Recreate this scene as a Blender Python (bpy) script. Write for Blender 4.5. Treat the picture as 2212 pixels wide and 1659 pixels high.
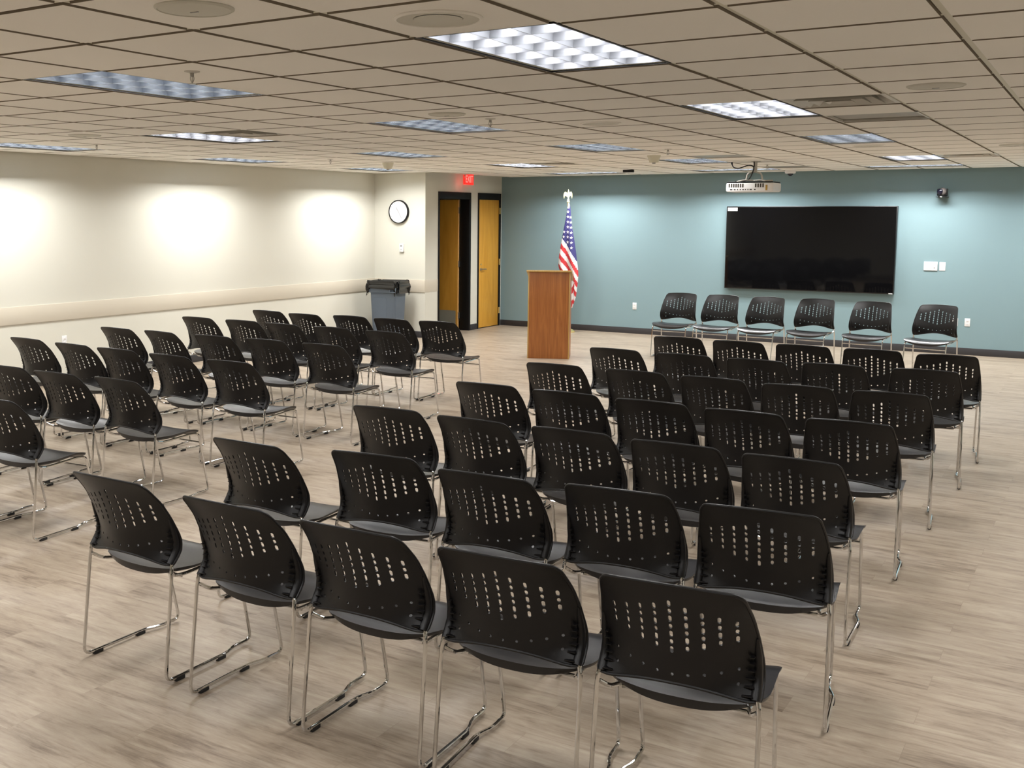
import bpy, bmesh, math, random
from mathutils import Vector, Matrix
from mathutils.geometry import delaunay_2d_cdt
PI = math.pi
D = bpy.data
for o in list(D.objects): D.objects.remove(o)
scene = bpy.context.scene
COL = scene.collection

# ---------------------------------------------------------------- camera
CAM = (2.9844, -2.4304, 1.9498)
YAW, PITCH, ROLL, FPX = -0.5787, -0.1070, 0.0025, 2317.5
f = Vector((math.sin(YAW)*math.cos(PITCH), math.cos(YAW)*math.cos(PITCH), math.sin(PITCH)))
r = Vector((math.cos(YAW), -math.sin(YAW), 0)); u = r.cross(f)
r2 = r*math.cos(ROLL)+u*math.sin(ROLL); u2 = -r*math.sin(ROLL)+u*math.cos(ROLL)
cd = D.cameras.new('camera'); cam = D.objects.new('camera', cd); COL.objects.link(cam)
m = Matrix((r2, u2, -f)).transposed().to_4x4(); m.translation = Vector(CAM); cam.matrix_world = m
cd.sensor_fit = 'HORIZONTAL'; cd.sensor_width = 36.0; cd.lens = FPX/2212*36
cd.shift_x = 214.7/2212; cd.shift_y = -112.4/2212; cd.clip_start = 0.05; cd.clip_end = 100
scene.camera = cam

# ---------------------------------------------------------------- world, exposure
w = D.worlds.new('world'); scene.world = w; w.use_nodes = True
w.node_tree.nodes['Background'].inputs[0].default_value = (0.8, 0.9, 1, 1)
w.node_tree.nodes['Background'].inputs[1].default_value = 0.0
vs = scene.view_settings
vs.view_transform = 'Standard'; vs.look = 'None'; vs.gamma = 1.0; vs.use_curve_mapping = False
vs.exposure = 0.0
LAMP_W = 47.5          # power of each recessed light
LAMP_COL = (1.0, 0.993, 0.98)

# ---------------------------------------------------------------- helpers
def tag(o, label=None, cat=None, group=None, kind=None):
    if label: o['label'] = label
    if cat: o['category'] = cat
    if group: o['group'] = group
    if kind: o['kind'] = kind
    return o
def empty(name, loc, rz=0):
    o = D.objects.new(name, None); COL.objects.link(o); o.location = loc; o.rotation_euler = (0, 0, rz)
    o.empty_display_size = 0.1
    return o
def build(name, bm, mat, parent=None, loc=None, rz=0, smooth=True, ang=0.6):
    bmesh.ops.recalc_face_normals(bm, faces=bm.faces)
    for fc in bm.faces: fc.smooth = smooth
    if smooth:
        for e in bm.edges:
            if len(e.link_faces) == 2 and e.calc_face_angle(0) > ang: e.smooth = False
    me = D.meshes.new(name); bm.to_mesh(me); bm.free()
    mats = mat if isinstance(mat, (list, tuple)) else [mat]
    for q in mats: me.materials.append(q)
    o = D.objects.new(name, me); COL.objects.link(o)
    if parent: o.parent = parent
    if loc: o.location = loc
    if rz: o.rotation_euler = (0, 0, rz)
    return o
def box(bm, x0, x1, y0, y1, z0, z1, bev=0, mi=0, M=None):
    g = bmesh.ops.create_cube(bm, size=1)['verts']
    for v in g:
        v.co = Vector((x0+(v.co.x+.5)*(x1-x0), y0+(v.co.y+.5)*(y1-y0), z0+(v.co.z+.5)*(z1-z0)))
    fs = set(fc for v in g for fc in v.link_faces)
    if bev:
        es = list(set(e for v in g for e in v.link_edges))
        b = bmesh.ops.bevel(bm, geom=es, offset=bev, segments=2, affect='EDGES', profile=0.5)
        fs = set(fc for fc in fs if fc.is_valid) | set(b['faces'])
        g = list(set(v for fc in fs for v in fc.verts))
    for fc in fs: fc.material_index = mi
    if M is not None:
        for v in g: v.co = M @ v.co
    return g
def cyl(bm, c, r1, r2, z0, z1, n=32, mi=0, M=None, cap=True):
    a = [bm.verts.new((c[0]+r1*math.cos(2*PI*i/n), c[1]+r1*math.sin(2*PI*i/n), z0)) for i in range(n)]
    b = [bm.verts.new((c[0]+r2*math.cos(2*PI*i/n), c[1]+r2*math.sin(2*PI*i/n), z1)) for i in range(n)]
    fs = [bm.faces.new((a[i], a[(i+1) % n], b[(i+1) % n], b[i])) for i in range(n)]
    if cap: fs += [bm.faces.new(a[::-1]), bm.faces.new(b)]
    for fc in fs: fc.material_index = mi
    if M is not None:
        for v in a+b: v.co = M @ v.co
    return a+b
def lathe(bm, prof, n=32, mi=0, M=None):
    rings = []
    for (rr, z) in prof:
        if rr < 1e-6: rings.append([bm.verts.new((0, 0, z))])
        else: rings.append([bm.verts.new((rr*math.cos(2*PI*i/n), rr*math.sin(2*PI*i/n), z)) for i in range(n)])
    for A, B in zip(rings, rings[1:]):
        for i in range(n):
            j = (i+1) % n
            q = ([A[0]] if len(A) == 1 else [A[i], A[j]]) + ([B[0]] if len(B) == 1 else [B[j], B[i]])
            if len(q) > 2: bm.faces.new(q).material_index = mi
    if M is not None:
        for R_ in rings:
            for v in R_: v.co = M @ v.co
def fillet(pts, rad, seg=5):
    out = [Vector(pts[0])]
    for i in range(1, len(pts)-1):
        a, b, c = Vector(pts[i-1]), Vector(pts[i]), Vector(pts[i+1])
        rr = rad[i] if isinstance(rad, (list, tuple)) else rad
        d1 = (a-b); d2 = (c-b); l = min(rr, d1.length*.48, d2.length*.48)
        p, q = b+d1.normalized()*l, b+d2.normalized()*l
        for k in range(seg+1):
            t = k/seg; out.append(p*(1-t)**2+b*2*t*(1-t)+q*t*t)
    out.append(Vector(pts[-1])); return out
def tube(bm, pts, rad, n=8, mi=0, closed=False, cap=True):
    pts = [Vector(p) for p in pts]; N = len(pts); rings = []; up = None
    for i, p in enumerate(pts):
        if closed: t = (pts[(i+1) % N]-pts[i-1]).normalized()
        else: t = (pts[min(i+1, N-1)]-pts[max(i-1, 0)]).normalized()
        if up is None:
            up = Vector((0, 0, 1)) if abs(t.z) < .9 else Vector((1, 0, 0))
        s = t.cross(up).normalized(); up = s.cross(t).normalized()
        rr = rad[i] if isinstance(rad, (list, tuple)) else rad
        rings.append([bm.verts.new(p+(s*math.cos(2*PI*k/n)+up*math.sin(2*PI*k/n))*rr) for k in range(n)])
    M_ = N if closed else N-1
    for i in range(M_):
        A, B = rings[i], rings[(i+1) % N]
        for k in range(n):
            fc = bm.faces.new((A[k], A[(k+1) % n], B[(k+1) % n], B[k])); fc.material_index = mi
    if cap and not closed:
        bm.faces.new(rings[0][::-1]).material_index = mi; bm.faces.new(rings[-1]).material_index = mi
def lerp(kn, x):
    if x <= kn[0][0]: return kn[0][1]
    for (a, va), (b, vb) in zip(kn, kn[1:]):
        if x <= b:
            t = (x-a)/(b-a); return va+(vb-va)*t
    return kn[-1][1]
def smooth_kn(kn, n=60, w_=3):
    a, b = kn[0][0], kn[-1][0]
    xs = [a+(b-a)*i/n for i in range(n+1)]; ys = [lerp(kn, x) for x in xs]
    for _ in range(w_):
        ys = [ys[0]]+[(ys[i-1]+2*ys[i]+ys[i+1])/4 for i in range(1, n)]+[ys[-1]]
    return list(zip(xs, ys))

# ---------------------------------------------------------------- materials
class NT:
    def __init__(s, name):
        s.m = D.materials.new(name); s.m.use_nodes = True; s.t = s.m.node_tree; s.b = s.t.nodes['Principled BSDF']
    def n(s, typ, **kw):
        q = s.t.nodes.new(typ)
        for k, v in kw.items():
            if k[0] == 'i' and k[1:].isdigit(): q.inputs[int(k[1:])].default_value = v
            elif k in q.inputs: q.inputs[k].default_value = v
            else: setattr(q, k, v)
        return q
    def l(s, a, b): s.t.links.new(a, b)
    def coord(s, scale=(1, 1, 1), kind='Object', rot=(0, 0, 0)):
        tc = s.n('ShaderNodeTexCoord'); mp = s.n('ShaderNodeMapping')
        mp.inputs['Scale'].default_value = scale; mp.inputs['Rotation'].default_value = rot
        s.l(tc.outputs[kind], mp.inputs[0]); return mp.outputs[0]
def pm(name, col, rough=.5, metal=0, spec=.5, noise=0, nscale=8, bump=0, bscale=60, emit=None, es=0, coat=0):
    k = NT(name); b = k.b
    b.inputs['Base Color'].default_value = (*col, 1); b.inputs['Roughness'].default_value = rough
    b.inputs['Metallic'].default_value = metal; b.inputs['Specular IOR Level'].default_value = spec
    if coat: b.inputs['Coat Weight'].default_value = coat
    v = k.coord()
    nz = k.n('ShaderNodeTexNoise'); nz.inputs['Scale'].default_value = nscale; nz.inputs['Detail'].default_value = 3
    k.l(v, nz.inputs['Vector'])
    hs = k.n('ShaderNodeMix', data_type='RGBA', blend_type='MULTIPLY'); hs.inputs[0].default_value = 1
    rp = k.n('ShaderNodeMapRange'); rp.inputs[3].default_value = 1-noise; rp.inputs[4].default_value = 1+noise
    k.l(nz.outputs[0], rp.inputs[0])
    hs.inputs[6].default_value = (*col, 1); k.l(rp.outputs[0], hs.inputs[7]); k.l(hs.outputs[2], b.inputs['Base Color'])
    if bump:
        n2 = k.n('ShaderNodeTexNoise'); n2.inputs['Scale'].default_value = bscale; n2.inputs['Detail'].default_value = 4
        k.l(v, n2.inputs['Vector']); bp = k.n('ShaderNodeBump'); bp.inputs['Strength'].default_value = bump; bp.inputs['Distance'].default_value = .002
        k.l(n2.outputs[0], bp.inputs['Height']); k.l(bp.outputs[0], b.inputs['Normal'])
    if emit:
        b.inputs['Emission Color'].default_value = (*emit, 1); b.inputs['Emission Strength'].default_value = es
    return k.m
M = {}
M['wall'] = pm('cream_wall_paint', (.66, .648, .57), .75, spec=.25, noise=.02, nscale=2, bump=.15, bscale=140)
M['rail'] = pm('beige_rail_paint', (.60, .55, .455), .6, spec=.3, noise=.015, nscale=2)
M['teal'] = pm('teal_wall_paint', (.210, .308, .334), .7, spec=.25, noise=.02, nscale=2, bump=.15, bscale=140)
M['plastic'] = pm('black_textured_plastic', (.0056, .0051, .0055), .38, spec=.34, noise=.1, nscale=30, bump=.25, bscale=700)
M['seatp'] = pm('black_seat_plastic', (.014, .0137, .0155), .30, spec=.5, noise=.08, nscale=30, bump=.2, bscale=700)
M['chrome'] = pm('chrome_tube', (.70, .70, .70), .07, 1, noise=.03)
M['rubber'] = pm('black_rubber', (.012, .012, .013), .6, noise=.1)
M['black'] = pm('black_painted_metal', (.006, .006, .0065), .5, spec=.25, noise=.05)
M['base'] = pm('charcoal_vinyl_base', (.032, .030, .033), .5, noise=.06)
M['white'] = pm('white_plastic', (.80, .80, .80), .4, noise=.01)
M['dwhite'] = pm('off_white_metal', (.62, .60, .55), .45, noise=.01)
M['greyp'] = pm('grey_print', (.35, .35, .36), .5)
M['alu'] = pm('semi_specular_louver_aluminium', (.27, .30, .35), .24, .9, noise=.02)
M['wlouv'] = pm('white_louver_enamel', (.125, .13, .145), .25, 0, spec=.45, noise=.01)
M['tube'] = pm('glowing_lamp_tube', (.9, .9, .9), .5, emit=(1, .99, .97), es=3.0)
M['steel'] = pm('brushed_steel', (.45, .44, .42), .35, .9, noise=.05)
M['kick'] = pm('brushed_kick_plate', (.40, .41, .36), .42, .35, noise=.05, nscale=3)
M['brass'] = pm('polished_brass', (.95, .78, .35), .2, .85, noise=.05)
M['gold'] = pm('pale_gilt', (.95, .90, .50), .35, .35, noise=.05)
M['bin'] = pm('slate_blue_bin_plastic', (.105, .135, .175), .5, noise=.04)
M['bag'] = pm('black_bin_liner', (.008, .008, .008), .22, spec=.6, noise=.1, bump=.6, bscale=30)
M['glass'] = pm('black_display_glass', (.003, .003, .0035), .045, spec=.38, noise=.02)
M['bezel'] = pm('display_bezel', (.006, .006, .007), .3, noise=.02)
M['ventin'] = pm('dark_duct_inside', (.05, .043, .03), .8, noise=.1)
M['spk'] = pm('perforated_speaker_grille', (.62, .61, .54), .6, noise=.03, nscale=200)
M['exit'] = pm('red_exit_panel', (.6, .02, .02), .4, emit=(1, .03, .02), es=1.0)
M['exitl'] = pm('red_exit_letters', (.8, .2, .2), .4, emit=(1, .30, .25), es=1.1)
M['camgrey'] = pm('taupe_camera_shell', (.20, .175, .17), .4, noise=.03)
M['lens'] = pm('camera_lens_glass', (.004, .004, .02), .06, spec=.8, noise=.02)
M['amber'] = pm('amber_sticker', (.45, .28, .05), .5)
M['cable'] = pm('black_cable', (.01, .01, .011), .5)
M['clockf'] = pm('white_clock_face', (.72, .72, .73), .5, noise=.01)
M['clockink'] = pm('grey_clock_ink', (.16, .16, .17), .5)
M['lightgrey'] = pm('light_grey_mark', (.55, .55, .55), .5)
M['flagw'] = pm('flag_white_cloth', (.70, .68, .68), .7, noise=.03, nscale=30)
M['flagr'] = pm('flag_red_cloth', (.50, .028, .034), .65, noise=.08, nscale=30)
M['flagb'] = pm('flag_blue_cloth', (.030, .028, .135), .65, noise=.08, nscale=30)

def ceiling_mat():
    k = NT('mineral_fibre_tile'); v = k.coord()
    nz = k.n('ShaderNodeTexNoise'); nz.inputs['Scale'].default_value = 1.1; nz.inputs['Detail'].default_value = 2; k.l(v, nz.inputs[0])
    n2 = k.n('ShaderNodeTexVoronoi'); n2.inputs['Scale'].default_value = 34; n2.feature = 'F1'; k.l(v, n2.inputs[0])
    n3 = k.n('ShaderNodeTexNoise'); n3.inputs['Scale'].default_value = 5; k.l(v, n3.inputs[0])
    mth = k.n('ShaderNodeMath', operation='LESS_THAN'); mth.inputs[1].default_value = .045; k.l(n2.outputs[0], mth.inputs[0])
    g3 = k.n('ShaderNodeMath', operation='GREATER_THAN'); g3.inputs[1].default_value = .58; k.l(n3.outputs[0], g3.inputs[0])
    pr = k.n('ShaderNodeMath', operation='MULTIPLY'); k.l(mth.outputs[0], pr.inputs[0]); k.l(g3.outputs[0], pr.inputs[1])
    mr = k.n('ShaderNodeMapRange'); mr.inputs[3].default_value = .96; mr.inputs[4].default_value = 1.03; k.l(nz.outputs[0], mr.inputs[0])
    sb = k.n('ShaderNodeMath', operation='MULTIPLY_ADD'); sb.inputs[1].default_value = -.3; k.l(pr.outputs[0], sb.inputs[0]); k.l(mr.outputs[0], sb.inputs[2])
    mx = k.n('ShaderNodeMix', data_type='RGBA', blend_type='MULTIPLY'); mx.inputs[0].default_value = 1
    mx.inputs[6].default_value = (.93, .91, .86, 1); k.l(sb.outputs[0], mx.inputs[7]); k.l(mx.outputs[2], k.b.inputs['Base Color'])
    k.b.inputs['Roughness'].default_value = .85; k.b.inputs['Specular IOR Level'].default_value = .15
    n4 = k.n('ShaderNodeTexNoise'); n4.inputs['Scale'].default_value = 180; k.l(v, n4.inputs[0])
    bp = k.n('ShaderNodeBump'); bp.inputs['Strength'].default_value = .25; bp.inputs['Distance'].default_value = .002
    k.l(n4.outputs[0], bp.inputs['Height']); k.l(bp.outputs[0], k.b.inputs['Normal'])
    return k.m
M['tile'] = ceiling_mat()
M['tileedge'] = pm('shade_toned_tile_edge', (.25, .21, .16), .9, noise=.1)  # dark brown sides carry the shade of the tile reveals
M['tee'] = pm('ceiling_tee_enamel', (.74, .72, .60), .5, spec=.3, noise=.01)

def floor_mat():
    k = NT('greige_oak_vinyl_plank'); v = k.coord()
    bt = k.n('ShaderNodeTexBrick'); k.l(v, bt.inputs['Vector'])
    bt.offset = .37; bt.offset_frequency = 2; bt.squash = 1
    bt.inputs['Color1'].default_value = (0, 0, 0, 1); bt.inputs['Color2'].default_value = (1, 1, 1, 1); bt.inputs['Mortar'].default_value = (.5, .5, .5, 1)
    bt.inputs['Scale'].default_value = 1; bt.inputs['Mortar Size'].default_value = .0009; bt.inputs['Mortar Smooth'].default_value = 1
    bt.inputs['Bias'].default_value = 0; bt.inputs['Brick Width'].default_value = 1.22; bt.inputs['Row Height'].default_value = .178
    # offset grain per plank by its random value
    ad = k.n('ShaderNodeVectorMath', operation='MULTIPLY_ADD'); ad.inputs[1].default_value = (7.3, 3.1, 5.7)
    k.l(bt.outputs['Color'], ad.inputs[0]); k.l(v, ad.inputs[2])
    def noise(sc, scale, det, rough=.55, dist=0):
        mp = k.n('ShaderNodeMapping'); mp.inputs['Scale'].default_value = sc; k.l(ad.outputs[0], mp.inputs[0])
        q = k.n('ShaderNodeTexNoise'); q.inputs['Scale'].default_value = scale; q.inputs['Detail'].default_value = det
        q.inputs['Roughness'].default_value = rough; q.inputs['Distortion'].default_value = dist; k.l(mp.outputs[0], q.inputs['Vector']); return q.outputs[0]
    n1 = noise((1.0, 6.5, 1), 1.5, 5, .62, 1.2)      # broad streaks
    n2 = noise((4.5, 48, 1), 1.5, 6, .7, .8)     # fine grain
    n3 = noise((2.5, 6, 1), 1.7, 4, .6, 1.5)       # blotches
    cr = k.n('ShaderNodeValToRGB'); e = cr.color_ramp.elements
    e[0].position = .34; e[0].color = (.145, .105, .074, 1); e[1].position = .66; e[1].color = (.43, .365, .283, 1)
    q = e.new(.485); q.color = (.318, .254, .190, 1)
    m1 = k.n('ShaderNodeMath', operation='MULTIPLY_ADD'); m1.inputs[1].default_value = .50; k.l(n1, m1.inputs[0])
    m2 = k.n('ShaderNodeMath', operation='MULTIPLY'); m2.inputs[1].default_value = .30; k.l(n2, m2.inputs[0]); k.l(m2.outputs[0], m1.inputs[2])
    m3 = k.n('ShaderNodeMath', operation='MULTIPLY_ADD'); m3.inputs[1].default_value = .20; k.l(n3, m3.inputs[0]); k.l(m1.outputs[0], m3.inputs[2])
    sx = k.n('ShaderNodeSeparateColor'); k.l(bt.outputs['Color'], sx.inputs[0])
    m4 = k.n('ShaderNodeMath', operation='MULTIPLY_ADD'); m4.inputs[1].default_value = .045; k.l(sx.outputs[0], m4.inputs[0]); k.l(m3.outputs[0], m4.inputs[2])
    m5 = k.n('ShaderNodeMath', operation='SUBTRACT'); m5.inputs[1].default_value = .022; k.l(m4.outputs[0], m5.inputs[0]); k.l(m5.outputs[0], cr.inputs[0])
    dk = k.n('ShaderNodeMix', data_type='RGBA', blend_type='MULTIPLY'); dk.inputs[7].default_value = (.62, .58, .54, 1)
    k.l(bt.outputs['Fac'], dk.inputs[0]); k.l(cr.outputs[0], dk.inputs[6]); k.l(dk.outputs[2], k.b.inputs['Base Color'])
    k.b.inputs['Roughness'].default_value = .40; k.b.inputs['Specular IOR Level'].default_value = .42
    bp = k.n('ShaderNodeBump'); bp.inputs['Strength'].default_value = .12; bp.inputs['Distance'].default_value = .001
    k.l(n2, bp.inputs['Height']); k.l(bp.outputs[0], k.b.inputs['Normal'])
    return k.m
M['floor'] = floor_mat()

def wood(name, c1, c2, sc=(14, 14, 1.1), rough=.38, dist=2.0, rings=False):
    k = NT(name); v = k.coord(sc)
    nz = k.n('ShaderNodeTexNoise'); nz.inputs['Scale'].default_value = 1.0; nz.inputs['Detail'].default_value = 5; nz.inputs['Distortion'].default_value = dist
    k.l(v, nz.inputs[0])
    n2 = k.n('ShaderNodeTexNoise'); n2.inputs['Scale'].default_value = 6.0; n2.inputs['Detail'].default_value = 3; k.l(v, n2.inputs[0])
    ad = k.n('ShaderNodeMath', operation='MULTIPLY_ADD'); ad.inputs[1].default_value = .3; k.l(n2.outputs[0], ad.inputs[0]); k.l(nz.outputs[0], ad.inputs[2])
    cr = k.n('ShaderNodeValToRGB'); e = cr.color_ramp.elements; e[0].position = .42; e[0].color = (*c1, 1); e[1].position = .86; e[1].color = (*c2, 1)
    k.l(ad.outputs[0], cr.inputs[0]); k.l(cr.outputs[0], k.b.inputs['Base Color'])
    k.b.inputs['Roughness'].default_value = rough; k.b.inputs['Specular IOR Level'].default_value = .4
    return k.m
M['door'] = wood('honey_maple_veneer', (.56, .275, .028), (.70, .37, .055), (5, 5, .6), .4)
M['dooredge'] = wood('door_edge_wood', (.62, .33, .11), (.72, .42, .16), (5, 5, .6), .5)
M['lect'] = wood('cherry_laminate', (.235, .077, .018), (.40, .15, .04), (26, 26, 1.0), .38)
M['lectedge'] = wood('oak_edge_banding', (.42, .25, .07), (.55, .36, .13), (20, 20, 2), .45)

# ---------------------------------------------------------------- room shell
H = 2.6611; T = .6096
XL, YT, YS, XD = -7.286, 14.676, 12.13, -6.29      # left wall, teal wall, short wall, door wall
XR, YB = 5.6, -5.4
def struct(name, bm, mat, **kw):
    o = build(name, bm, mat, **kw); o['kind'] = 'structure'; return o
bm = bmesh.new(); box(bm, XL-1.6, XR+.15, YB-.15, YT+.15, -.1, 0); struct('floor', bm, M['floor'], smooth=False)
bm = bmesh.new(); box(bm, XL-.14, XL, YB, YS, 0, H+.3); struct('wall_left', bm, M['wall'], smooth=False)
bm = bmesh.new(); box(bm, XL-.14, XD, YS, YS+.14, 0, H+.3); struct('wall_alcove', bm, M['wall'], smooth=False)
# door wall with two openings
D1 = (12.515, 13.562, 2.36); D2 = (13.815, 14.628, 2.362)
bm = bmesh.new(); t0 = XD-.15
box(bm, t0, XD, YS+.14, D1[0], 0, H+.3); box(bm, t0, XD, D1[0], D1[1], D1[2], H+.3)
box(bm, t0, XD, D1[1], D2[0], 0, H+.3); box(bm, t0, XD, D2[0], D2[1], D2[2], H+.3); box(bm, t0, XD, D2[1], YT, 0, H+.3)
struct('wall_door_side', bm, M['wall'], smooth=False)
bm = bmesh.new(); box(bm, XD-.15, XR, YT, YT+.14, 0, H+.3); struct('wall_front', bm, M['teal'], smooth=False)
bm = bmesh.new(); box(bm, XR, XR+.14, YB, YT, 0, H+.3); struct('wall_right', bm, M['wall'], smooth=False)
bm = bmesh.new(); box(bm, XL-.14, XR+.14, YB-.14, YB, 0, H+.3); struct('wall_back', bm, M['wall'], smooth=False)
bm = bmesh.new()
box(bm, -8.7, -8.56, YS+.14, YT+.3, 0, H+.1); box(bm, -8.7, XD-.15, YT+.16, YT+.3, 0, H+.1); box(bm, -8.7, XD-.15, YS+.14, YT+.3, H+.1, H+.2)
struct('wall_corridor', bm, M['wall'], smooth=False)

# chair rail band
bm = bmesh.new(); box(bm, XL, XL+.012, YB, YS, .737, .937, .002); struct('trim_1', bm, M['rail'])
bm = bmesh.new(); box(bm, XL+.012, XD, YS-.012, YS, .737, .937, .002); struct('trim_2', bm, M['rail'])
bm = bmesh.new(); box(bm, XD, XD+.004, YS, D1[0], .737, .937, .001); struct('trim_3', bm, M['rail'])
# cove base
def base(name, *segs):
    bm = bmesh.new()
    for s in segs: box(bm, *s, 0, .10, .003)
    struct(name, bm, M['base'])
base('baseboard_front', (XD, XR, YT-.012, YT))
base('baseboard_left', (XL, XL+.012, YB, YS))
base('baseboard_alcove', (XL+.012, XD+.012, YS-.012, YS))
base('baseboard_door_side', (XD, XD+.012, D1[1]+.001, D2[0]-.001), (XD, XD+.012, YS, D1[0]-.001))
base('baseboard_right', (XR-.012, XR, YB, YT-.012)); base('baseboard_back', (XL+.012, XR-.012, YB, YB+.012))

# ---------------------------------------------------------------- ceiling: tegular tiles in a tee grid
FIX = {}     # (i, j) -> (bright louver?, rotated?, power factor)
for (i, j, wh) in ((-3, 2, 0), (1, 2, 1), (-7, 7, 1), (-3, 7, 0), (1, 7, 1), (-11, 7, 0), (-11, 12, 0), (-7, 12, 0), (-3, 12, 0), (1, 12, 0),
                   (-11, 17, 0), (-7, 17, 1), (-3, 17, 0), (1, 18, 1),
                   (-11, 2, 0), (-7, 2, 0), (5, 2, 0), (5, 7, 0), (5, 12, 0), (5, 17, 0), (-11, -3, 0), (-7, -3, 0), (-3, -3, 0), (1, -3, 0), (5, -3, 0)):  # unseen fixtures, added to light the room evenly
    FIX[(i, j)] = (wh, 0, 1.7 if i == -11 else 1.0)
for i in (-8, -4, 0, 4): FIX[(i, 22)] = (0, 1, 2.0)  # the last of these is unseen, added for light
VENT = [(2, 7, 's'), (2, 9, 'r'), (-6, 7, 's'), (-6, 17, 's'), (2, 18, 's'), (-2, 16, 'f'), (-2, 21, 'f')]
hole = set()
owner = {}
for (i, j), (wh, ro, pw) in FIX.items():
    for c in ((i, j), (i+1, j) if ro else (i, j+1)): hole.add(c); owner[c] = (i, j)
for v in VENT: hole.add(v[:2])
bm = bmesh.new(); g = .016; dz = .009
for i in range(-12, 10):
    for j in range(-9, 25):
        if (i, j) in hole: continue
        x0, x1, y0, y1 = max(i*T, XL)+g, min((i+1)*T, XR)-g, max(j*T, YB)+g, min((j+1)*T, YT)-g
        if x1-x0 < .05 or y1-y0 < .05: continue
        if (i+.5)*T < XD and (j+.5)*T > YS+.3: continue
        if (i+.5)*T < XD and y1 > YS-g: y1 = YS-g
        c = .0015
        lo = [bm.verts.new(p) for p in ((x0+c, y0+c, H-dz), (x1-c, y0+c, H-dz), (x1-c, y1-c, H-dz), (x0+c, y1-c, H-dz))]
        hi = [bm.verts.new(p) for p in ((x0, y0, H+.006), (x1, y0, H+.006), (x1, y1, H+.006), (x0, y1, H+.006))]
        bm.faces.new(lo[::-1])
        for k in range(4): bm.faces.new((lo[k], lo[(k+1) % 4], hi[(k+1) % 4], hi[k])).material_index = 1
        top = [bm.verts.new((p.co.x, p.co.y, H+.02)) for p in hi]
        for k in range(4): bm.faces.new((hi[k], hi[(k+1) % 4], top[(k+1) % 4], top[k]))
        bm.faces.new(top)
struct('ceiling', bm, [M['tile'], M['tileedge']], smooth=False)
bm = bmesh.new(); tw = .012
for i in range(-12, 10):
    if not (i*T > XL+.02 and i*T < XR): continue
    lim = YT if i*T > XD else YS; a = YB
    for j in range(-9, 25):
        if owner.get((i, j), 1) == owner.get((i-1, j), 2):
            box(bm, i*T-tw, i*T+tw, a, j*T, H, H+.012); a = (j+1)*T
    box(bm, i*T-tw, i*T+tw, a, lim, H, H+.012)
for j in range(-9, 25):
    yy = j*T
    if yy < YB or yy > YT: continue
    x0 = XL if yy < YS else XD
    i0 = -13
    for i in range(-13, 10):          # short cross tees, skipped inside fixtures
        a, b = max(i*T+tw, x0), min((i+1)*T-tw, XR)
        if b <= a or owner.get((i, j), 1) == owner.get((i, j-1), 2): continue
        box(bm, a, b, yy-tw, yy+tw, H, H+.012)
for (a, b, c, d) in ((XD, XR, YT-.02, YT), (XL, XD, YS-.02, YS), (XL, XL+.02, YB, YS), (XD, XD+.02, YS, YT), (XR-.02, XR, YB, YT), (XL, XR, YB, YB+.02)):
    box(bm, a, b, c, d, H, H+.012)
struct('trim_4', bm, M['tee'], smooth=False)
bm = bmesh.new(); box(bm, XL, XR, YB, YT, H+.28, H+.3); struct('ceiling', bm, M['ventin'], smooth=False)

# ---------------------------------------------------------------- recessed lights
lights_group = 'recessed ceiling lights in the tile grid'
def louver_bm():
    """parabolic louver, 3 x 6 cells, local origin at fixture centre, z=0 at ceiling plane; wedge blades"""
    bm = bmesh.new(); hx, hy = T-.0, T
    X, Y, zb, zt = .28, .585, .002, .046
    def blade(axis, c, a, b, tb=.0015, tt=.013):
        prof = [(tb, zb), (tb*1.6+.0006, zb+.013), (tt*.5, zb+.030), (tt, zt)]
        pts = [(s, z) for s, z in prof] + [(-s, z) for s, z in prof[::-1]]
        vs = []
        for e in (a, b):
            vs.append([bm.verts.new((c+s, e, z) if axis == 'y' else (e, c+s, z)) for s, z in pts])
        n = len(pts)
        for k in range(n-1): bm.faces.new((vs[0][k], vs[0][k+1], vs[1][k+1], vs[1][k]))
        bm.faces.new((vs[0][n-1], vs[0][0], vs[1][0], vs[1][n-1]))
    for k in (1, 2): blade('y', -X+k*2*X/3, -Y, Y)
    for k in range(1, 6): blade('x', -Y+k*2*Y/6, -X, X)
    # half blades round the perimeter
    for s in (-1, 1):
        for (p, q, L, ax) in ((X, .0, Y, 'y'), (Y, .0, X, 'x')):
            pr = [(p, zb), (p-.0015, zb+.013), (p-.006, zb+.030), (p-.013, zt)]
            vs = []
            for e in (-L, L): vs.append([bm.verts.new((s*a, e, z) if ax == 'y' else (e, s*a, z)) for a, z in pr])
            for k in range(3): bm.faces.new((vs[0][k], vs[0][k+1], vs[1][k+1], vs[1][k]))
    return bm
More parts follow.
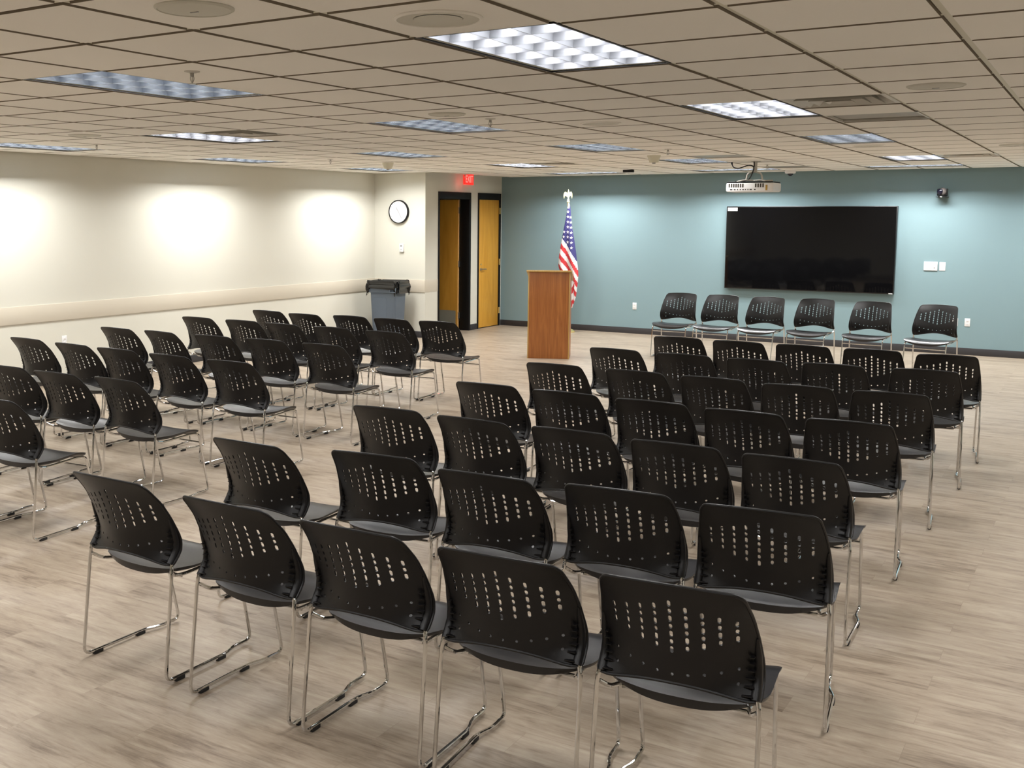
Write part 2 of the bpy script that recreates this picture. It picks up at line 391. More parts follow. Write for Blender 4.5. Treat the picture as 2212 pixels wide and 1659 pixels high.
def light_proto(i, j, wh, label):
    t = empty('recessed_light', ((i+.5)*T, (j+1)*T, H))
    tag(t, label, 'ceiling light', lights_group)
    X, Y = T/2-.004, T-.004
    bm = bmesh.new()   # frame: black reveal edge + outer flange
    for s in (-1, 1):
        box(bm, s*X-.006, s*X+.006, -Y-.006, Y+.006, -.006, .09); box(bm, -X, X, s*Y-.006, s*Y+.006, -.006, .09)
    build('frame', bm, M['black'] if wh else M['dframe'], t, smooth=False)
    bm = bmesh.new(); box(bm, -X, X, -Y, Y, .155, .165)
    for s in (-1, 1): box(bm, s*X-.003, s*X+.003, -Y, Y, .085, .16); box(bm, -X, X, s*Y-.003, s*Y+.003, .085, .16)
    build('housing', bm, M['white'], t, smooth=False)
    build('louver', louver_bm(), M['wlouv'] if wh else M['alu'], t, smooth=True, ang=.9)
    for k in (-1, 0, 1):
        bm = bmesh.new(); tube(bm, [(k*.187, -.57, .068), (k*.187, .57, .068)], .0125, 8)
        tb = build('lamp_tube', bm, M['tube'], t)
        ld = D.lights.new('lamp_glow', 'AREA'); ld.shape = 'RECTANGLE'; ld.size = .026; ld.size_y = 1.13
        ld.energy = LAMP_W/3; ld.color = LAMP_COL
        lo = D.objects.new('lamp_glow', ld); COL.objects.link(lo); lo.parent = t; lo.location = (k*.187, 0, .052)
    return t
M['dframe'] = pm('grey_louver_frame', (.10, .095, .09), .45, noise=.02)
def dup(root, loc, rz=None, **props):
    rr = root.copy(); COL.objects.link(rr); rr.location = loc
    if rz is not None: rr.rotation_euler = (0, 0, rz)
    for k_, v_ in props.items(): rr[k_] = v_
    for ch in list(root.children):
        c = ch.copy(); COL.objects.link(c); c.parent = rr
        for g_ in list(ch.children):
            d_ = g_.copy(); COL.objects.link(d_); d_.parent = c
    return rr
LL = {(-3, 2): 'dim silvery parabolic ceiling light at upper left, nearest on the left side',
      (1, 2): 'large bright white parabolic ceiling light, nearest the camera at top centre',
      (-7, 7): 'bright white recessed ceiling light beside a square air diffuser, left of centre',
      (-3, 7): 'grey blue parabolic ceiling light in the middle of the ceiling, second in its row',
      (1, 7): 'bright white recessed ceiling light beside the open air diffuser, right of centre',
      (-11, 7): 'dim ceiling light against the cream wall at the far left edge',
      (-11, 12): 'dim ceiling light close to the cream wall above its middle wash of light',
      (-7, 12): 'grey blue ceiling light above the ceiling cone nearest the clock corner',
      (-3, 12): 'grey blue ceiling light above the hanging cone left of the projector',
      (1, 12): 'blue white ceiling light right of the projector, behind the return air panel',
      (-11, 17): 'dim ceiling light in the corner above the grey bin',
      (-7, 17): 'bright white ceiling light near the exit sign, beside a diffuser',
      (-3, 17): 'faint grey ceiling light just left of the projector mount',
      (1, 18): 'bright white ceiling light near the teal wall above the display',
      (-8, 22): 'thin looking ceiling light against the teal wall above the flag',
      (-4, 22): 'thin looking ceiling light against the teal wall left of the projector',
      (0, 22): 'thin looking ceiling light against the teal wall above the display right half'}
proto = {}
for (i, j), (wh, ro, pw) in FIX.items():
    lab = LL.get((i, j), 'unseen recessed ceiling light, added outside the view for even room lighting')
    loc = ((i+1)*T, (j+.5)*T, H) if ro else ((i+.5)*T, (j+1)*T, H)
    if wh not in proto: proto[wh] = q = light_proto(i, j, wh, lab)
    else: q = dup(proto[wh], loc, PI/2 if ro else 0, label=lab)
    if pw != 1:
        for c in q.children:
            if c.type == 'LIGHT': c.data = c.data.copy(); c.data.energy = LAMP_W*pw/3

# ---------------------------------------------------------------- air diffusers and grilles
def supply_vent(i, j, label):
    t = empty('air_diffuser', ((i+.5)*T, (j+.5)*T, H)); tag(t, label, 'air vent', 'square supply air diffusers')
    h = T/2-.004
    bm = bmesh.new()
    def ring(a, b, za, zb):
        p = [bm.verts.new((sx*a, sy*a, za)) for sx, sy in ((-1, -1), (1, -1), (1, 1), (-1, 1))]
        q = [bm.verts.new((sx*b, sy*b, zb)) for sx, sy in ((-1, -1), (1, -1), (1, 1), (-1, 1))]
        for k in range(4): bm.faces.new((p[k], p[(k+1) % 4], q[(k+1) % 4], q[k]))
    ring(h, h-.03, -.004, -.004); ring(h, h, -.004, .02)
    ring(h-.03, h-.10, -.004, .055)
    build('frame', bm, M['dwhite'], t, smooth=False)
    for a, b, z in ((.225, .16, .0), (.155, .09, .0)):
        bm = bmesh.new(); ring(a, b, z-.012, z+.045); ring(a, a-.004, z-.012, z-.006); ring(a-.004, b-.004, z-.006, z+.05)
        build('cone', bm, M['dwhite'], t, smooth=False)
    bm = bmesh.new(); ring(.08, .03, -.012, .02)
    p = [bm.verts.new((sx*.03, sy*.03, .02)) for sx, sy in ((-1, -1), (1, -1), (1, 1), (-1, 1))]; bm.faces.new(p)
    build('centre_plate', bm, M['dwhite'], t, smooth=False)
    bm = bmesh.new(); box(bm, -h, h, -h, h, .10, .11); build('duct', bm, M['ventin'], t, smooth=False)
def flat_vent(i, j, label, kind):
    t = empty('return_air_grille', ((i+.5)*T, (j+.5)*T, H)); tag(t, label, 'air vent')
    h = T/2-.004; bm = bmesh.new()
    for s in (-1, 1):
        box(bm, s*h-.012 if s > 0 else -h, h if s > 0 else -h+.012, -h, h, -.006, .01); box(bm, -h, h, s*h-.012 if s > 0 else -h, h if s > 0 else -h+.012, -.006, .01)
    build('frame', bm, M['dwhite'], t, smooth=False)
    bm = bmesh.new(); box(bm, -h+.01, h-.01, -h+.01, h-.01, .012 if kind == 'r' else -.002, .02)
    build('perforated_panel', bm, M['retp'], t, smooth=False)
M['retp'] = pm('grey_perforated_return_panel', (.36, .345, .31), .45, .2, noise=.05, nscale=3)
supply_vent(2, 7, 'large open square air diffuser beside the bright light right of centre')
supply_vent(-6, 7, 'dark mouthed square air diffuser beside the bright light left of centre')
supply_vent(-6, 17, 'small looking square air diffuser beside the bright light near exit sign')
supply_vent(2, 18, 'small looking square air diffuser near the teal wall at right')
flat_vent(2, 9, 'grey return air panel behind the large square air diffuser at right', 'r')
flat_vent(-2, 16, 'flat grey return air panel in the ceiling, nearer of two above projector', 'f')
flat_vent(-2, 21, 'flat grey return air panel at the teal wall behind the projector', 'f')

# ---------------------------------------------------------------- ceiling speakers, sprinklers, sensors
def speaker(x, y, rr, label, style=0):
    t = empty('ceiling_speaker', (x, y, H-dz)); tag(t, label, 'ceiling speaker', 'round ceiling speakers')
    bm = bmesh.new(); lathe(bm, [(rr, 0), (rr, -.004), (rr-.008, -.008), (rr*.93, -.009), (rr*.92, -.006)], 48)
    build('trim_ring', bm, M['spk'] if style == 0 else M['tile'], t)
    bm = bmesh.new()
    if style == 0: lathe(bm, [(rr*.92, -.006), (rr*.5, -.012), (0, -.014)], 48)
    else: lathe(bm, [(rr*.92, -.006), (rr*.56, -.003), (rr*.55, -.001), (0, -.0012)], 48)
    o = build('grille', bm, M['spk'], t)
    if style:
        bm = bmesh.new(); lathe(bm, [(rr*.54, -.0045), (0, -.0048)], 40); build('speaker_cone', bm, M['spk'], t)
    else:
        bm = bmesh.new(); box(bm, -.018, .018, -.003, .003, -.016, -.013); build('badge', bm, M['greyp'], t, smooth=False)
speaker(.32, .29, .135, 'grey round ceiling speaker cut by the top edge of the photo')
speaker(.92, .89, .160, 'round ceiling speaker with a darker centre beside the nearest bright light', 1)
speaker(-.914, 3.96, .13, 'round ceiling speaker just above the middle grey blue light')
speaker(-.305, 5.18, .15, 'round ceiling speaker with a darker centre between two middle lights', 1)
speaker(2.13, 3.97, .145, 'round ceiling speaker in the tile row above the large diffuser')
speaker(-4.62, 3.96, .14, 'round ceiling speaker at far left above a sprinkler')
speaker(2.13, 9.45, .15, 'round ceiling speaker at the far right edge')
speaker(.914, 8.84, .15, 'shadowy round ceiling speaker in front of the blue white light', 1)
spr_proto = None
def sprinkler(x, y, label):
    global spr_proto
    if spr_proto is None:
        t = empty('fire_sprinkler', (x, y, H-dz)); tag(t, label, 'sprinkler', 'pendent fire sprinklers')
        bm = bmesh.new(); lathe(bm, [(.038, 0), (.038, -.003), (.020, -.008), (.012, -.008)], 24); build('escutcheon', bm, M['dwhite'], t)
        bm = bmesh.new(); lathe(bm, [(.010, 0), (.010, -.022), (.006, -.026), (0, -.026)], 12)
        for s in (-1, 1): tube(bm, fillet([(s*.009, 0, -.02), (s*.014, 0, -.038), (0, 0, -.058)], .01, 3), .0022, 6)
        tube(bm, [(0, 0, -.024), (0, 0, -.056)], .0025, 6)
        lathe(bm, [(.0, -.058), (.017, -.058), (.017, -.061), (0, -.061)], 16); build('head', bm, M['steel'], t)
        spr_proto = t
    else: dup(spr_proto, (x, y, H-dz), label=label)
for (x, y, l) in ((-.84, 1.45, 'nearest fire sprinkler, right of the upper left ceiling light'), (-.84, 4.44, 'fire sprinkler right of the middle grey blue ceiling light'),
                  (-5.45, 4.80, 'fire sprinkler at far left beside a round speaker'), (-5.16, 8.18, 'small fire sprinkler above the cream wall left of the bin'),
                  (-.95, 8.41, 'small fire sprinkler left of the nearer flat return panel'), (-.93, 12.11, 'small fire sprinkler just right of the projector mount'),
                  (-6.10, 13.05, 'tiny fire sprinkler close to the exit sign')):
    sprinkler(x, y, l)
def sensor_cone(x, y, label):
    t = empty('ceiling_sensor', (x, y, H-dz)); tag(t, label, 'sensor', 'cone shaped ceiling sensors')
    bm = bmesh.new(); lathe(bm, [(.078, 0), (.076, -.012), (.050, -.078), (.046, -.082), (0, -.082)], 32); build('shell', bm, M['tee'], t)
    bm = bmesh.new(); lathe(bm, [(.022, -.082), (.018, -.094), (0, -.096)], 20); build('lens', bm, M['greyp'], t)
sensor_cone(-5.058, 9.28, 'cream cone shaped ceiling sensor above the wall clock')
sensor_cone(-1.487, 9.44, 'cream cone shaped ceiling sensor left of the projector')
t = empty('dome_camera', (-1.15, 14.20, H-dz)); tag(t, 'small white dome security camera on the ceiling right of the projector', 'camera')
bm = bmesh.new(); lathe(bm, [(.078, 0), (.078, -.035), (.070, -.045), (.05, -.047), (0, -.047)], 32); build('housing', bm, M['white'], t)
bm = bmesh.new(); lathe(bm, [(.042, -.045), (.036, -.068), (.02, -.080), (0, -.083)], 24); build('dome', bm, M['lens'], t)
bm = bmesh.new(); box(bm, -3.21, -3.05, 12.74, 12.80, H-.05, H-dz, .006)
tag(build('ceiling_microphone', bm, M['black']), 'thin black bar on the ceiling between flag and projector', 'microphone')

# ---------------------------------------------------------------- doors
def frame(bm, d, jl, jr, hd, proud=.018):
    y0, y1, z1 = d
    xo, xi = XD+proud, XD-.165
    box(bm, xi, xo, y0, y0+jl, 0, z1, .003); box(bm, xi, xo, y1-jr, y1, 0, z1, .003); box(bm, xi, xo, y0+jl, y1-jr, z1-hd, z1, .003)
t = empty('door_1', (0, 0, 0)); t['kind'] = 'structure'
bm = bmesh.new(); frame(bm, D1, .03, .055, .115); build('door_frame', bm, M['black'], t)
yl = 13.463
bm = bmesh.new(); box(bm, -7.40, -6.475, yl-.0, yl+.045, .012, 2.24, .002); leaf = build('door_leaf', bm, M['door'], t)
bm = bmesh.new(); box(bm, -6.475, -6.4745, yl+.001, yl+.044, .013, 2.239); e_ = build('edge_band', bm, M['dooredge'], leaf, smooth=False)
bm = bmesh.new(); box(bm, -7.37, -6.51, yl-.0025, yl-.0005, .03, .335); build('kick_plate', bm, M['kick'], leaf, smooth=False)
for z in (2.06, 1.14, .25):
    bm = bmesh.new(); tube(bm, [(-6.468, yl+.020, z-.055), (-6.468, yl+.020, z+.055)], .008, 10)
    box(bm, -6.474, -6.455, yl+.012, yl+.045, z-.05, z+.05); build('hinge', bm, M['steel'], t)
t = empty('door_2', (0, 0, 0)); t['kind'] = 'structure'
bm = bmesh.new(); frame(bm, D2, .03, .055, .11); build('door_frame', bm, M['black'], t)
bm = bmesh.new(); box(bm, XD-.045, XD+.002, 13.849, 14.570, .014, 2.248, .002); leaf = build('door_leaf', bm, M['door'], t)
bm = bmesh.new(); box(bm, XD-.14, XD-.05, D2[0]+.03, D2[1]-.055, 0, 2.25); build('door_stop', bm, M['black'], t, smooth=False)
Mx = Matrix.Translation((XD, 13.93, 1.04)) @ Matrix.Rotation(PI/2, 4, 'Y')
bm = bmesh.new(); cyl(bm, (0, 0), .026, .024, 0, .012, 24, M=Mx); cyl(bm, (0, 0), .010, .010, .01, .055, 16, M=Mx)
tube(bm, fillet([(XD+.05, 13.925, 1.04), (XD+.052, 13.99, 1.043), (XD+.046, 14.06, 1.038)], .03, 4), .009, 10); build('door_handle', bm, M['steel'], leaf)
Mx = Matrix.Translation((XD, 13.93, 1.125)) @ Matrix.Rotation(PI/2, 4, 'Y')
bm = bmesh.new(); cyl(bm, (0, 0), .017, .015, 0, .014, 24, M=Mx); build('keyhole_rose', bm, M['brass'], leaf)
for z in (2.055, 1.15, .28):
    bm = bmesh.new(); tube(bm, [(XD+.022, 14.578, z-.055), (XD+.022, 14.578, z+.055)], .010, 10); build('hinge', bm, M['brass'], t)

# ---------------------------------------------------------------- exit sign
t = empty('exit_sign', (XD+.006, 13.47, 2.50)); tag(t, 'glowing red EXIT sign on the wall above the open door', 'exit sign')
bm = bmesh.new(); box(bm, 0, .02, -.15, .15, 0, .165, .002); build('panel', bm, M['exit'], t)
bm = bmesh.new(); box(bm, -.004, .03, -.165, .165, .165, .183, .003); box(bm, .0, .022, -.158, -.150, -.006, .165); box(bm, .0, .022, -.158, .158, -.006, .0)
build('frame', bm, M['exit'], t)
def text_mesh(name, s, size, mat, parent, loc, rot, ext=.001, align='CENTER', sx=1.0):
    cu = D.curves.new(name, 'FONT'); cu.body = s; cu.size = size; cu.extrude = ext; cu.align_x = align; cu.align_y = 'CENTER'
    tmp = D.objects.new(name+'_t', cu); COL.objects.link(tmp); dg = bpy.context.evaluated_depsgraph_get()
    me = D.meshes.new_from_object(tmp.evaluated_get(dg)); D.objects.remove(tmp); D.curves.remove(cu)
    for v in me.vertices: v.co.x *= sx
    me.materials.clear(); me.materials.append(mat)
    o = D.objects.new(name, me); COL.objects.link(o); o.parent = parent; o.location = loc; o.rotation_euler = rot; return o
ld = D.lights.new('added_sign_glow', 'POINT'); ld.energy = .5; ld.color = (1, .05, .04); ld.shadow_soft_size = .03  # point light added beside the sign to redden the wall
lo = D.objects.new('added_sign_glow', ld); COL.objects.link(lo); lo.parent = t; lo.location = (.13, -.30, .03)
text_mesh('letters', 'EXIT', .17, M['exitl'], t, (.0215, .003, .080), (PI/2, 0, PI/2), .001, sx=.72)

# ---------------------------------------------------------------- wall clock, thermostat
t = empty('wall_clock', (-6.785, YS, 2.03)); tag(t, 'round white wall clock with a thin black rim', 'clock')
Mx = Matrix.Rotation(PI/2, 4, 'X')
bm = bmesh.new(); lathe(bm, [(.186, 0), (.190, .012), (.190, .044), (.186, .050), (.176, .050), (.174, .040)], 64, M=Mx); build('rim', bm, M['black'], t)
bm = bmesh.new(); lathe(bm, [(.1745, .038), (0, .038)], 64, M=Mx); build('face', bm, M['clockf'], t)
def hand(name, ang, L, tail, w_):
    bm = bmesh.new(); box(bm, -w_/2, w_/2, -.0405, -.0395, -tail, L, M=Matrix.Rotation(ang, 4, 'Y')); build(name, bm, M['clockink'], t, smooth=False)
hand('hour_hand', math.radians(-33), .085, .01, .006); hand('minute_hand', math.radians(150), .13, .02, .005)
for k in range(12):
    bm = bmesh.new(); a = k*PI/6; box(bm, -.002, .002, -.0395, -.0385, .150, .162, M=Matrix.Rotation(a, 4, 'Y')); build('hour_mark', bm, M['clockink'], t, smooth=False)
t = empty('thermostat', (-6.735, YS, 1.445)); tag(t, 'small white thermostat with grey screen below the clock', 'thermostat')
bm = bmesh.new(); box(bm, -.040, .040, -.028, 0, -.068, .068, .005); build('body', bm, M['white'], t)
bm = bmesh.new(); box(bm, -.020, .014, -.029, -.0275, .018, .052); build('screen', bm, M['greyp'], t, smooth=False)
bm = bmesh.new(); box(bm, -.014, .010, -.029, -.0275, -.028, -.016); build('button', bm, M['greyp'], t, smooth=False)

# ---------------------------------------------------------------- outlets and switch plates
def outlet(loc, rz, label, w_=.070, h_=.115, kind='outlet'):
    t = empty('power_outlet' if kind == 'outlet' else 'wall_switch', loc, rz); tag(t, label, 'outlet' if kind == 'outlet' else 'switch')
    bm = bmesh.new(); box(bm, -w_/2, w_/2, -.007, 0, -h_/2, h_/2, .002); build('plate', bm, M['white'], t)
    if kind == 'outlet':
        for s in (-1, 1):
            bm = bmesh.new(); box(bm, -.017, .017, -.0095, -.006, s*.022-.015, s*.022+.015, .002); so = build('socket', bm, M['white'], t)
            bm = bmesh.new(); box(bm, -.009, -.006, -.0105, -.009, s*.022-.004, s*.022+.006); box(bm, .006, .009, -.0105, -.009, s*.022-.004, s*.022+.006); build('slots', bm, M['greyp'], so, smooth=False)
    else:
        bm = bmesh.new(); box(bm, -.017, .017, -.0095, -.006, -.034, .034, .002); build('rocker', bm, M['white'], t)
outlet((-3.731, YT, .465), 0, 'white outlet low on the teal wall right of the lectern')
outlet((1.275, YT, .468), 0, 'white outlet low on the teal wall right of the last facing chair')
outlet((1.118, YT, .464), 0, 'white outlet mostly hidden behind the rightmost facing chair')
outlet((XL, 5.81, .495), PI/2, 'white outlet low on the cream wall at far left')
outlet((.913, YT, 1.258), 0, 'white light switch right of the control panel on teal wall', .08, .124, 'switch')
t = empty('control_panel', (.760, YT, 1.258)); tag(t, 'wide white control panel with small grey buttons beside the display', 'control panel')
bm = bmesh.new(); box(bm, -.090, .090, -.014, 0, -.064, .064, .003); build('plate', bm, M['white'], t)
for c in range(2):
    for k in range(4):
        bm = bmesh.new(); box(bm, -.062+c*.05, -.034+c*.05, -.0155, -.0135, .030-k*.024, .036-k*.024); build('button', bm, M['lightgrey'], t, smooth=False)
bm = bmesh.new(); cyl(bm, (0, 0), .010, .009, 0, .006, 16, M=Matrix.Translation((.05, -.013, -.022)) @ Matrix.Rotation(PI/2, 4, 'X')); build('knob', bm, M['greyp'], t)

# ---------------------------------------------------------------- wall display
t = empty('wall_display', (-.955, YT, 1.478)); tag(t, 'very large black flat display mounted on the teal wall', 'television')
W2, H2 = 1.249, .646
bm = bmesh.new(); box(bm, -W2, W2, -.085, -.012, -H2, H2, .004); build('casing', bm, M['bezel'], t)
bm = bmesh.new(); box(bm, -W2+.012, W2-.012, -.0875, -.0845, -H2+.016, H2-.012); build('screen', bm, M['glass'], t, smooth=False)
bm = bmesh.new(); box(bm, -.4, .4, -.012, 0, -.3, .3); build('wall_mount', bm, M['black'], t, smooth=False)
bm = bmesh.new(); box(bm, -W2+.018, -W2+.172, -.0895, -.0875, H2-.072, H2-.018, .001); st = build('sticker', bm, M['white'], t)
text_mesh('sticker_print', '-------', .035, M['lightgrey'], st, (-W2+.095, -.0897, H2-.045), (PI/2, 0, 0), .0002)
bm = bmesh.new(); box(bm, W2-.068, W2-.014, -.089, -.0875, -H2+.004, -H2+.014); build('maker_mark', bm, M['white'], t, smooth=False)

# wall camera on a small shelf
t = empty('wall_camera', (.875, YT, 2.255)); tag(t, 'black swivelling video camera on a small shelf high on teal wall', 'camera')
bm = bmesh.new(); box(bm, -.075, .075, -.19, 0, -.012, -.004, .003); build('shelf', bm, M['black'], t)
bm = bmesh.new(); lathe(bm, [(0, -.003), (.055, -.003), (.055, .012), (.045, .02), (0, .02)], 32, M=Matrix.Translation((0, -.10, 0))); build('foot', bm, M['black'], t)
bm = bmesh.new(); bmesh.ops.create_uvsphere(bm, u_segments=24, v_segments=16, radius=.058)
for v in bm.verts: v.co = Vector((v.co.x*1.0, v.co.y*1.0, v.co.z*.95)) + Vector((0, -.10, .068))
hd = build('head', bm, M['camgrey'], t)
for s in (-1, 1):
    bm = bmesh.new(); box(bm, s*.060-.008, s*.060+.008, -.13, -.07, .01, .11, .006); build('yoke_arm', bm, M['black'], t)
Mx = Matrix.Translation((-.028, -.138, .070)) @ Matrix.Rotation(math.radians(25), 4, 'Z').inverted() @ Matrix.Rotation(PI/2, 4, 'X')
bm = bmesh.new(); lathe(bm, [(.042, -.03), (.042, .012), (.036, .018), (.028, .020), (.015, .028), (0, .031)], 28, M=Mx); build('lens', bm, M['lens'], t)
bm = bmesh.new(); box(bm, -.02, .006, -.193, -.188, -.012, .0, .001); build('badge', bm, M['white'], t)

# ---------------------------------------------------------------- projector on its ceiling mount
t = empty('ceiling_projector', (-.895, 11.38, 2.27)); tag(t, 'white projector with rear vents hanging on a short ceiling mount', 'projector')
bm = bmesh.new()
box(bm, -.295, .295, -.19, .19, 0, .115, .022); b_ = build('body', bm, M['pwhite'] if 'pwhite' in M else M['white'], t)
bm = bmesh.new(); box(bm, -.285, .285, -.18, .18, .113, .128, .006); build('top_cover', bm, M['greydk'] if 'greydk' in M else M['black'], t)
for (a, b, n_) in ((-.25, -.08, 7), (.08, .17, 4)):
    for k in range(n_):
        x = a+(b-a)*k/(n_-1)
        bm = bmesh.new(); box(bm, x-.009, x+.009, -.1925, -.189, .055, .102); build('vent_slot', bm, M['ventin'], b_, smooth=False)
for k, (x, w_) in enumerate(((-.225, .030), (-.18, .022), (-.145, .014), (-.11, .014), (-.075, .018), (-.045, .012), (-.015, .012), (.02, .026), (.07, .02))):
    bm = bmesh.new(); box(bm, x-w_/2, x+w_/2, -.1925, -.189, .022, .036); build('port', bm, M['black'], b_, smooth=False)
bm = bmesh.new(); box(bm, .20, .224, -.1925, -.189, .018, .085, .001); build('label_strip', bm, M['amber'], b_)
bm = bmesh.new(); tube(bm, [(.02, 0, .25), (.02, 0, H-2.27-.006)], .018, 16); lathe(bm, [(.06, H-2.27-.012), (.06, H-2.27-dz), (0, H-2.27-dz)], 24, M=Matrix.Translation((.02, 0, 0)))
build('mount_pole', bm, M['dwhite'], t)
bm = bmesh.new(); tube(bm, fillet([(-.10, 0, .14), (-.08, 0, .235), (0, 0, .255), (.09, 0, .235), (.11, 0, .14)], .03, 4), .011, 8)
for a in (-.15, .15):
    for b in (-.10, .10): tube(bm, fillet([(0, 0, .145), (a*.7, b*.7, .15), (a*1.2, b*1.2, .128)], .02, 3), .009, 8)
box(bm, .12, .24, -.03, .0, .130, .150, .004); build('bracket', bm, M['dwhite'], t)
bm = bmesh.new()
tube(bm, fillet([(-.285, .0, H-2.27-.012), (-.27, 0, H-2.27-.075), (-.20, -.01, H-2.27-.095), (-.06, -.02, H-2.27-.05), (.005, -.02, H-2.27-.07), (-.01, -.02, .25), (-.05, -.03, .16), (-.10, -.06, .135), (-.20, -.12, .132)], .05, 6), .0075, 8)
tube(bm, [(.0, -.02, H-2.27-.01), (.005, -.02, H-2.27-.075)], .006, 8)
tube(bm, [(-.285, 0, H-2.27-.008), (-.283, 0, H-2.27-.04)], .012, 8)
build('cable', bm, M['cable'], t)

# ---------------------------------------------------------------- lectern
ang = math.atan2(11.040-10.823, -3.238+3.773)
t = empty('wooden_lectern', (-3.5055, 10.9315, 0), ang); tag(t, 'tall cherry wood lectern standing before the teal wall', 'lectern')
hw, dp = .288, .42
bm = bmesh.new(); box(bm, -hw+.012, hw-.012, 0, .018, 0, 1.195, .002); build('front_panel', bm, M['lect'], t)
for s in (-1, 1):
    bm = bmesh.new()
    pr = [(0.0, 0), (dp, 0), (dp, 1.06), (0.0, 1.195)]
    a = [bm.verts.new((s*hw, y, z)) for y, z in pr]; b = [bm.verts.new((s*(hw-.018), y, z)) for y, z in pr]
    bm.faces.new(a); bm.faces.new(b[::-1])
    for k in range(4): bm.faces.new((a[k], a[(k+1) % 4], b[(k+1) % 4], b[k]))
    build('side_panel', bm, M['lect'], t, smooth=False)
    bm = bmesh.new(); box(bm, min(s*hw, s*(hw-.016)), max(s*hw, s*(hw-.016)), -.0035, .0, 0, 1.195, .001); build('edge_strip', bm, M['lectedge'], t)
bm = bmesh.new(); Mx = Matrix.Translation((0, 0, 1.195)) @ Matrix.Rotation(-math.atan2(.135, dp), 4, 'X')
box(bm, -hw-.022, hw+.022, -.03, dp+.03, .0, .022, .004, M=Mx); build('desk_top', bm, M['lectedge'], t)
bm = bmesh.new(); box(bm, -hw+.018, hw-.018, .02, dp-.02, .55, .568); build('shelf', bm, M['lect'], t, smooth=False)
bm = bmesh.new(); box(bm, -hw+.018, hw-.018, .02, dp-.02, .06, .078); build('shelf', bm, M['lect'], t, smooth=False)

# ---------------------------------------------------------------- flag on a stand
FX, FY = -4.785, 14.25
t = empty('flag_stand', (FX, FY, 0)); tag(t, 'draped stars and stripes flag on a gilt topped staff behind the lectern', 'flag')
bm = bmesh.new(); lathe(bm, [(0, 0), (.15, 0), (.15, .02), (.12, .045), (.04, .07), (.03, .12), (0, .12)], 32); build('base', bm, M['brass'], t)
bm = bmesh.new(); tube(bm, [(0, 0, .06), (0, 0, 2.215)], .0125, 12); build('staff', bm, M['lectedge'], t)
bm = bmesh.new(); lathe(bm, [(0, 2.195), (.02, 2.195), (.026, 2.21), (.018, 2.225), (.022, 2.24), (.012, 2.25), (.012, 2.27), (.020, 2.30), (.019, 2.34), (.012, 2.385), (.004, 2.415), (0, 2.42)], 20)
build('finial', bm, M['gold'], t)
for s in (-1, 1):
    bm = bmesh.new()
    for (dy) in (-.006, .006):
        pass
    out = [(0, 2.31), (.028, 2.365), (.062, 2.375), (.083, 2.345), (.088, 2.30), (.080, 2.262), (.066, 2.295), (.050, 2.312), (.036, 2.300), (.02, 2.285)]
    sc = 1.0 if s < 0 else .82
    A = [bm.verts.new((s*x*sc, -.007, z)) for x, z in out]; B = [bm.verts.new((s*x*sc, .007, z)) for x, z in out]
    bm.faces.new(A); bm.faces.new(B[::-1])
    for k in range(len(out)): bm.faces.new((A[k], A[(k+1) % len(out)], B[(k+1) % len(out)], B[k]))
    build('eagle_wing', bm, M['gold'], t, smooth=False)
